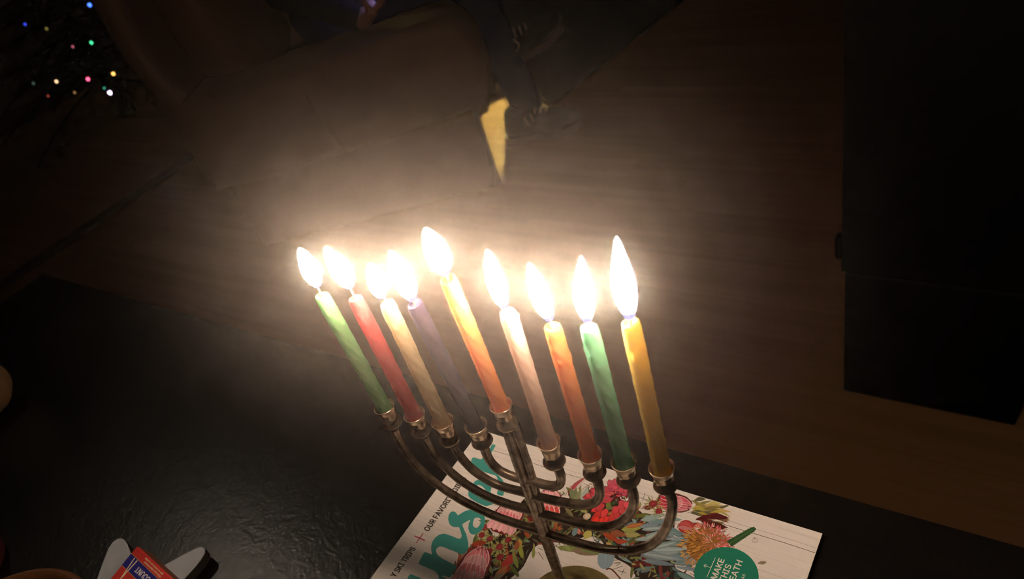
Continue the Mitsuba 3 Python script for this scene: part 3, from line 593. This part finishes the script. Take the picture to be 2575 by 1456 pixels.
put('plus_sign', tf(cat([box(97.3, 106.3, 257.75, 258.6, 4.25, 4.28), box(101.35, 102.25, 253, 263.4, 4.25, 4.279)]), PG), 'magenta_ink', mag, label='magenta plus sign')
bd = put('badge', tf(trimesh.creation.extrude_polygon(Point(157.5, 45).buffer(19.6, 48), .03, engine='earcut').apply_translation((0, 0, 4.25)), PG), 'badge_ink', mag, label='dark green round badge')
bt = [words('MAKE', 151.6, 49.2, 3.75, 15.4, z=4.29), words('THIS', 151.6, 43.9, 3.75, 13.2, z=4.29), words('WREATH', 145.4, 38.5, 3.75, 24.6, z=4.29), words('46', 158.6, 33.9, 2.2, 3.2, bold=False, z=4.29),
      box(151.2, 166.3, 55.0, 55.35, 4.29, 4.31), box(158.3, 158.65, 55.2, 59.8, 4.29, 4.308)]
for s in (-1, 1):
    b = box(-.16, .16, -2.0, 0, 4.29, 4.306); b.apply_transform(trimesh.transformations.rotation_matrix(s * math.radians(42), (0, 0, 1))); b.apply_translation((158.47, 59.9, 0)); bt.append(b)
put('lettering', tf(cat(bt), PG), 'white_ink', bd, label='white lettering and arrow')

# ------------------------------------------------------------------ menorah
KM = .908                                     # the menorah's frame: s along the row, z above the table, scaled
MO = V(-.228883, .199793, 0) * KM; MX, MN = V(.995829, .091243, 0), V(.091243, -.995829, 0)
def mz(z): return TZ + (O[2] - TZ) * (1 - KM) + KM * z
def mp(s, z, d=0.0): return MO + MX * s * KM + MN * d * KM + V(0, 0, mz(z))
men = thing('menorah', 'tarnished nine-branched metal menorah standing on the magazine, all nine candles lit', 'menorah')
ARMS = [[(-90, 133), (-92.2, 124), (-91.5, 110), (-88.2, 96), (-81.6, 84.7), (-73, 76.3), (-63.5, 69.6), (-52.7, 64.7), (-38.3, 60.6), (-23.5, 58.6), (-4, 57.8)],
        [(-67.5, 132), (-67.9, 118.5), (-65, 107), (-59.5, 98.2), (-51.7, 89.8), (-42.4, 83.6), (-31.9, 80.4), (-20.6, 79.2), (-4, 78.2)],
        [(-47, 130), (-46, 121), (-42, 110.6), (-34.9, 102.4), (-26.2, 98), (-16.8, 97), (-3, 96.8)],
        [(-23, 135), (-23.4, 124), (-21, 116), (-15, 111.9), (-3, 110.8)],
        [(24, 132), (24.4, 126), (23.2, 118.5), (19, 112.4), (12, 110.3), (-2, 110.8)],
        [(46.5, 130), (47.2, 124), (45.6, 113.5), (39.6, 104), (31, 98.9), (22, 97.2), (12, 96.3), (-2, 96)],
        [(66.5, 131), (67.2, 124), (65.6, 113), (62.2, 104), (57.5, 96.4), (49.5, 87.2), (40.5, 81.4), (31, 79.4), (20, 78.8), (-3, 78.2)],
        [(87.1, 133), (88.6, 124), (87.2, 114.5), (83.6, 103), (78.1, 90.4), (69.7, 77.4), (59.5, 67.6), (48.3, 61.4), (37, 58.0), (26, 56.6), (14, 56.2), (-4, 57.2)]]
for a in ARMS:
    P = spline([mp(s / 1000, z / 1000) for s, z in a], 70); put('arm', tube(P, .00275 * KM, 18, up=MN, wob=.0003), 'old_silver', men, smooth=True)
stem = [tube(spline([mp(-.008, -.036), mp(-.0062, .02), mp(-.004, .075), mp(-.0028, .11), mp(.0, .158)], 60), np.linspace(.0036, .0034, 60) * KM, 18, up=MN, wob=.0003),
        tube(spline([mp(-.003, .05, -.001), mp(.0008, .09, -.001), mp(.0030, .12, -.0012), mp(.0044, .158, -.001)], 40), np.linspace(.0022, .0024, 40) * KM, 14, up=MN, wob=.0003)]
put('stem', cat(stem), 'old_silver', men, smooth=True)
CUP = [(0, -15.8), (2.9, -16.2), (4.7, -15.9), (5.9, -15.1), (6.45, -14.1), (6.3, -13.1), (5.7, -12.0), (5.05, -10.8), (4.75, -9.6), (4.75, -8.2), (5.1, -5.6), (5.8, -2.4), (6.4, -.7), (6.7, -.1), (6.65, .35), (6.35, .5), (6.05, .2), (5.75, -1.5), (5.4, -4.5), (5.0, -8), (0, -8.3)]
CUP2 = [(r * .945, z) for r, z in CUP]
CANDLES = [  # s_rim, z_rim, s_flange, z_flange, s_top, z_top, flame tip (s, z), flame base (s, z), flame width mm, wax
    (-.0892, .1521, -.0900, .1375, -.0921, .2405, (-.0902, .2731), (-.0911, .2478), 10.2, 'green', 'green twisted candle at the left end of the menorah, leftmost of the nine'),
    (-.0669, .1505, -.0680, .1360, -.0675, .2414, (-.0712, .2748), (-.0667, .2494), 10.9, 'red', 'red twisted candle, second from the left on the menorah'),
    (-.0465, .1497, -.0485, .1334, -.0461, .2405, (-.0455, .2667), (-.0475, .2450), 9.6, 'cream', 'cream twisted candle between the red and the dark violet one'),
    (-.0222, .1523, -.0226, .1385, -.0275, .2425, (-.0281, .2758), (-.0275, .2458), 10.6, 'violet', 'dark violet candle just left of the tall middle candle'),
    (.0018, .1749, .0006, .1595, .0003, .2610, (-.0012, .2904), (.0001, .2650), 11.4, 'orange', 'orange candle standing highest in the middle cup of the menorah'),
    (.0243, .1517, .0224, .1346, .0278, .2440, (.0287, .2805), (.0268, .2478), 8.7, 'blush', 'pinkish white candle just right of the tall middle candle'),
    (.0479, .1483, .0465, .1332, .0497, .2383, (.0478, .2747), (.0495, .2432), 8.8, 'orange', 'orange candle third from the right on the menorah, in a low cup'),
    (.0668, .1483, .0664, .1337, .0684, .2408, (.0742, .2806), (.0687, .2455), 9.2, 'sea', 'sea green candle between the low orange and the yellow one'),
    (.0872, .1500, .0871, .1362, .0890, .2465, (.0918, .2914), (.0893, .2500), 9.8, 'yellow', 'yellow candle at the right end of the menorah, rightmost of the nine')]
for i, (sr, zr, sf, zf, *_r) in enumerate(CANDLES):
    ax = mp(sr, zr) - mp(sf, zf); ax /= np.linalg.norm(ax); ax = ax * .5 + V(0, 0, 1) * .5; ax /= np.linalg.norm(ax)
    x = np.cross(MN, ax); x /= np.linalg.norm(x); h = (zr - zf) / .0145
    prof = [(r, z * (h if z < 0 else 1)) for r, z in (CUP2 if i == 4 else CUP)]
    put('candle_cup', tf(lathe(prof, 40), frame(mp(sr, zr), x * .001 * KM, np.cross(ax, x) * .001 * KM, ax * .001 * KM)), 'old_brass', men, smooth=35)
BC = V(-.2166, .1793, 0)
bp = [(0, .0), (33.4, .0), (34.2, .6), (34.3, 1.6), (33.6, 2.4), (31.5, 2.7), (30, 3.0), (24, 4.6), (16, 6.2), (9, 7.4), (6.5, 8.8), (5.2, 11), (4.2, 12), (0, 12)]
put('base', tf(lathe(bp, 72), frame(BC + V(0, 0, TZ + .0003 + .0043), V(.001, 0, 0), V(0, .001, 0), V(0, 0, .001))), 'base_brass', men, smooth=35, label='round domed brass base')

# ------------------------------------------------------------------ candles and flames
def candle_mesh(h, seed, r0=4.35):
    """twisted candle, mm, z from 0 to h, hollow pool at the top"""
    r_ = np.random.default_rng(seed); nz, na = 150, 72
    z = np.r_[np.linspace(0, h - 6, nz - 26), np.linspace(h - 5.8, h, 26)]; a = np.arange(na) * 2 * np.pi / na
    Z, A = np.meshgrid(z, a, indexing='ij')
    R = r0 * (1 + .055 * np.abs(np.cos(3.0 * (A + Z * .10))) ** .7 * np.clip((h - 7 - Z) / 8, 0, 1) - .03)
    R += .10 * (meshkit.noise(np.stack([np.cos(A) * 1.3, np.sin(A) * 1.3, Z * .12], -1) + seed * 7) - .5) * 2
    for k in range(6):                                             # wax runs and beads below the rim
        az, zz, sg, am = r_.uniform(0, 6.28), h - r_.uniform(2, 22), r_.uniform(1.3, 3.2), r_.uniform(.25, .7)
        dA = (A - az + np.pi) % (2 * np.pi) - np.pi; R += am * np.exp(-(dA * r0 / (1.3)) ** 2 - ((Z - zz) / sg) ** 2)
    tipz = np.clip((Z - (h - 5)) / 5, 0, 1); R *= 1 - .10 * tipz ** 1.5
    R = np.where(Z > h - .8, R * (1 - .16 * ((Z - (h - .8)) / .8) ** 2), R)
    Zt = Z + np.where(Z > h - 3, .5 * np.cos(A - seed) * (Z - (h - 3)) / 3, 0)
    v = np.stack([R * np.cos(A), R * np.sin(A), Zt], -1).reshape(-1, 3); f = []
    for i in range(nz - 1):
        for j in range(na):
            p, q = i * na + j, i * na + (j + 1) % na; f += [[p, q, q + na], [p, q + na, p + na]]
    top = (nz - 1) * na; last = top; ringv = v[top:top + na]; cen = ringv.mean(0)
    for s, dz in ((.86, -.25), (.66, -1.1), (.35, -1.5)):
        n0 = len(v); v = np.vstack([v, cen + (ringv - cen) * s + V(0, 0, dz)])
        for j in range(na):
            p, q = last + j, last + (j + 1) % na; f += [[p, q, n0 + (j + 1) % na], [p, n0 + (j + 1) % na, n0 + j]]
        last = n0
    v = np.vstack([v, [cen + V(0, 0, -1.55)], [V(0, 0, 0)]])
    for j in range(na): f += [[len(v) - 2, last + j, last + (j + 1) % na], [len(v) - 1, (j + 1) % na, j]]
    m = trimesh.Trimesh(v, f, process=False); m.fix_normals(); return m
FP = [(0, .34), (.04, .50), (.10, .66), (.18, .82), (.28, .95), (.38, 1.0), (.48, .98), (.58, .91), (.68, .79), (.78, .64), (.87, .48), (.94, .33), (.98, .2), (1, 0)]
for i, (sr, zr, sf, zf, st, zt, tip, fb, fw, wax, lab) in enumerate(CANDLES):
    ck = thing('candle', lab, 'candle', 'lit candles on the menorah')
    B, Tp = mp(sr, zr - .0078), mp(st, zt); ax = Tp - B; L = np.linalg.norm(ax); ax /= L; x = np.cross(MN, ax); x /= np.linalg.norm(x); yv = np.cross(ax, x)
    put('wax', tf(candle_mesh(L * 1000 / KM, i + 1), frame(B, x * .001 * KM, yv * .001 * KM, ax * .001 * KM)), 'wax_' + wax, ck, smooth=50)
    F0, F1 = mp(*fb), mp(*tip); fa = F1 - F0; FL = np.linalg.norm(fa); fa /= FL
    put('wick', tube(spline([Tp - ax * .002, Tp + ax * .0015, F0 + fa * .004], 8), .00055, 8), 'wick', ck, smooth=True)
    lo = F0 - fa * .0005; x = np.cross(MN, fa); x /= np.linalg.norm(x); r = fw / 2000 * KM * 1.02
    sh = .75 + .5 * ((i * 37) % 10) / 10
    zz = np.linspace(0, 1, 40)
    rr = np.interp(zz, [q[0] for q in FP], [q[1] for q in FP]); rr = rr * np.where(zz > .45, 1 - .30 * np.clip((zz - .45) / .5, 0, 1), 1) if i > 6 else rr; rr = np.convolve(np.pad(rr, 2, mode='edge'), np.ones(5) / 5, 'valid'); rr[-1] = 0
    m = lathe([(0, 0)] + [(r * q, s * FL) for s, q in zip(zz, rr)], 20)
    vv = np.array(m.vertices); vv[:, 0] += r * .22 * np.sin((vv[:, 2] / FL) * np.pi) * (-1 if i < 5 else .5) * sh * .6; m.vertices = vv
    fk = put('flame', tf(m, frame(lo, x, np.cross(fa, x), fa)), 'no_reflection', ck, smooth=False, label='bright white flame')
    scene[fk]['emitter'] = {'type': 'area', 'radiance': rgb(*FLAME), 'sampling_weight': 1.0}
    zb = np.linspace(0, .10, 6); rb = [np.interp(q, zz, rr) for q in zb]
    bm = lathe([(0, -.0007), (r * rb[0] * .7, -.0006)] + [(r * (q * 1.03) + .00022 * (1 - z_ / .10), z_ * FL) for z_, q in zip(zb, rb)] + [(r * rb[-1] * .9, .10 * FL), (0, .10 * FL)], 20)
    vv = np.array(bm.vertices); vv[:, 0] += r * .22 * np.sin(np.clip(vv[:, 2] / FL, 0, 1) * np.pi) * (-1 if i < 5 else .5) * sh * .6; bm.vertices = vv
    bk = put('flame_base', tf(bm, frame(lo, x, np.cross(fa, x), fa)), 'no_reflection', fk, smooth=False, label='bluish foot of the flame')
    scene[bk]['emitter'] = {'type': 'area', 'radiance': rgb(*FLAME_BASE), 'sampling_weight': 0.02}

# ------------------------------------------------------------------ star dish with the matchbox, bowl, gourd
t = thing('star_dish', 'dark pewter star-shaped dish at the lower left of the table, under the matchbox', 'dish')
def star_mesh():
    R, out = .079, []
    for k in range(5):
        a = math.radians(142.6 + 72 * k)
        for da, q in ((-36, .42), (-29, .46), (-22, .545), (-17, .62), (-13, .70), (-9.5, .79), (-6.6, .88), (-4.6, .94), (-2.4, .985), (0, 1.0), (2.4, .985), (4.6, .94), (6.6, .88), (9.5, .79), (13, .70), (17, .62), (22, .545), (29, .46)):
            out.append((R * q * math.cos(a + math.radians(da)), R * q * math.sin(a + math.radians(da))))
    g = Polygon(out[::1] if Polygon(out).is_valid else Polygon(out).convex_hull.exterior.coords).buffer(.0015, 4)
    pts, tri = trimesh.creation.triangulate_polygon(g, engine='earcut')
    def bend(m):
        m = m.subdivide_to_size(.006); v = np.array(m.vertices); r = np.hypot(v[:, 0], v[:, 1]) / R
        v[:, 2] += .005 * np.clip(r - .25, 0, 1) ** 1.6 + .001; m.vertices = v; return m
    body = trimesh.creation.extrude_polygon(g, .0080, engine='earcut'); top = trimesh.creation.extrude_polygon(g.buffer(-.0004), .0005, engine='earcut'); top.apply_translation((0, 0, .0080))
    return bend(body), bend(top)
SB, ST = star_mesh(); SM = frame(V(-.5386, .030, TZ), V(1, 0, 0), V(0, 1, 0), V(0, 0, 1))
put('body', tf(SB, SM), 'pewter_dark', t, smooth=40, label='thick dark edge and underside'); put('face', tf(ST, SM), 'pewter', t, smooth=40, label='grey upper face')

t = thing('matchbox', 'red and blue matchbox with COUNT on its lid, lying on the star dish', 'matchbox')
MU = V(.99445, -.1052, 0); tilt = math.radians(13)
MV0 = V(-.1052, -.99445, 0); MVv = MV0 * math.cos(tilt) - V(0, 0, 1) * math.sin(tilt); MVn = np.cross(MVv, MU); MVn = MVn if MVn[2] > 0 else -MVn
MB = frame(V(-.5505, .0782, TZ + .033), MU * .001, MVv * .001, MVn * .001)      # x along, y down the lid, z out of the lid, mm
put('sleeve', tf(box(0, 108, 0, 60, -17, 0, .8), MB), 'card_red', t)
put('tray', tf(box(-.6, 108.6, 1.2, 58.8, -16, -1.2, .3), MB), 'card_cream', t)
put('striking_strip', tf(box(.6, 107.4, -.25, .0, -15.6, -2.6), MB), 'striker', t, label='dark brown striking strip')
put('blue_panel', tf(box(.6, 107.4, 6.3, 16.5, 0, .05), MB), 'card_blue', t, label='blue panel')
put('gold_line', tf(cat([box(.6, 107.4, 6.1, 6.45, 0, .08), box(.6, 107.4, 16.4, 16.75, 0, .08)]), MB), 'card_gold', t)
ms = []
for a, b in (((7.8, 7.0), (10.6, 25.5)), ((12.4, 6.9), (9.6, 30))):
    a, b = V(*a), V(*b); d = (b - a) / np.linalg.norm(b - a); L = np.linalg.norm(b - a)
    q = box(0, L, -.5, .5, .08, .16); q.apply_transform(frame(V(a[0], a[1], 0), V(d[0], d[1], 0), V(-d[1], d[0], 0), V(0, 0, 1))); ms.append(q)
put('match_print', tf(cat(ms), MB), 'card_cream', t, label='two crossed printed matches')
def lid(s, x_right, y_top_line, h, width, bold=True):
    """upside-down lettering on the lid: reads towards -x, its capitals' tops point towards +y"""
    m = meshkit.text_mesh(s, h, .05, bold); b = m.bounds; m.apply_translation((-b[0][0], 0, 0)); m.apply_scale((width / (b[1][0] - b[0][0]), 1, 1))
    m.apply_transform(frame(V(x_right, y_top_line, .08), V(-1, 0, 0), V(0, 1, 0), V(0, 0, 1))); return m
cnt = lid('250 COUNT', 52, 9.3, 4.2, 34.5); put('lettering', tf(cnt, MB), 'white_ink', t, label='white lettering on the blue panel')
sm = [lid('KEEP OUT OF REACH OF CHILDREN', 47, 1.4, 1.3, 29, False), lid('STRIKE GENTLY AWAY FROM BODY', 47, 3.7, 1.3, 27, False)]
put('small_print', tf(cat(sm), MB), 'card_cream', t, label='fine print on the red edge')

def bowl_mesh(R, H, th):
    prof = [(0, 0), (R * .34, 0), (R * .345, H * .20), (R * .40, H * .26), (R * .74, H * .40), (R * .93, H * .68), (R, H * .97), (R - th * .3, H), (R - th, H * .97), (R * .92 - th, H * .70), (R * .72 - th, H * .48), (R * .4, H * .36), (0, H * .34)]
    pts = np.vstack([prof[:4], spline(np.array(prof[4:-1]), 50), prof[-1:]])
    return lathe(pts, 72)
single('wooden_bowl', tf(bowl_mesh(.085, .050, .006), frame(V(-0.556, -0.048, TZ + .0006), V(1, 0, 0), V(0, 1, 0), V(0, 0, 1))), 'bowl_wood', 'brown wooden bowl cut off by the lower left corner of the photo', 'bowl', smooth=40)
t = thing('gourd', 'tan round gourd on the table at the left edge of the photo', 'gourd')
g = trimesh.creation.icosphere(4, 1.0); v = np.array(g.vertices); a = np.arctan2(v[:, 1], v[:, 0]); v *= (1 + .02 * np.cos(9 * a) * np.hypot(v[:, 0], v[:, 1]))[:, None] * V(.036, .036, .034); g.vertices = v
put('body', g.apply_translation((-0.955, 0.124, TZ + .0345)), 'gourd_skin', t, smooth=True)
put('stalk', tube([V(-0.955, 0.124, TZ + .064) + q for q in (V(0, 0, 0), V(-.002, .001, .012), V(-.008, .002, .02))], [.006, .004, .004], 8), 'bark', t, smooth=True)
single('red_jar', lathe([(0, 0), (.033, 0), (.037, .006), (.038, .05), (.036, .07), (.030, .078), (.030, .085), (.027, .085), (.026, .078), (0, .076)], 40).apply_translation((-0.736, -0.006, TZ + .0005)), 'red_glaze', 'dark red jar only just showing at the left edge above the wooden bowl', 'jar', smooth=40)

# ------------------------------------------------------------------ thin haze of candle smoke round the flames
n = (84, 68, 100)
HS, HD, HZ0, HZ1 = .205, .168, .10, .60             # box in the menorah's frame: along the row, across it, heights above the table
HM = frame(MO - MX * HS + MN * HD + V(0, 0, TZ + HZ0), MX * 2 * HS, -MN * 2 * HD, V(0, 0, HZ1 - HZ0))
gx, gy, gz = np.linspace(-HS, HS, n[0]), np.linspace(-HD, HD, n[1]), np.linspace(HZ0, HZ1, n[2])
Zg, Yg, Xg = np.meshgrid(gz, gy, gx, indexing='ij')
dz = Zg - (mz(.262) - TZ)
so = np.maximum(np.abs(Xg) - .06, 0); rho = np.sqrt((so * .9) ** 2 + (Yg * 1.22) ** 2 + np.where(dz > 0, dz / 1.1, dz / .9) ** 2); rho2 = np.sqrt(so ** 2 + (Yg * 1.15) ** 2 + np.where(dz > 0, dz / 1.7, dz / 1.2) ** 2)
rho3 = np.sqrt(np.maximum(np.abs(Xg) - .083, 0) ** 2 + Yg ** 2 + np.maximum(np.abs(dz) - .010, 0) ** 2)
den = (np.exp(-(rho / .047) ** 2) + 1.0 * np.exp(-(rho3 / .019) ** 2) + (.032) * np.exp(-(rho2 / .095) ** 2)) * (.85 + .3 * meshkit.fbm(np.stack([Xg, Yg, Zg * .5], -1) * 14, 2))
edge = np.minimum.reduce([HS - np.abs(Xg), HD - np.abs(Yg), Zg - HZ0, HZ1 - Zg]); den *= np.clip(edge / .04, 0, 1)
scene['smoke_medium'] = {'type': 'heterogeneous', 'albedo': {'type': 'constvolume', 'value': rgb(.98, .88, .77)}, 'scale': HAZE,
    'sigma_t': {'type': 'gridvolume', 'grid': mi.VolumeGrid(den.astype(np.float32)[..., None]), 'to_world': T(HM.tolist())},
    'phase': {'type': 'isotropic'}}
single('smoke_haze', tf(box(0, 1, 0, 1, 0, 1), HM), 'air_boundary', 'thin glowing haze of candle smoke hanging round the nine flames', 'haze')
labels['smoke_haze']['kind'] = 'stuff'
scene['smoke_haze']['interior'] = {'type': 'ref', 'id': 'smoke_medium'}
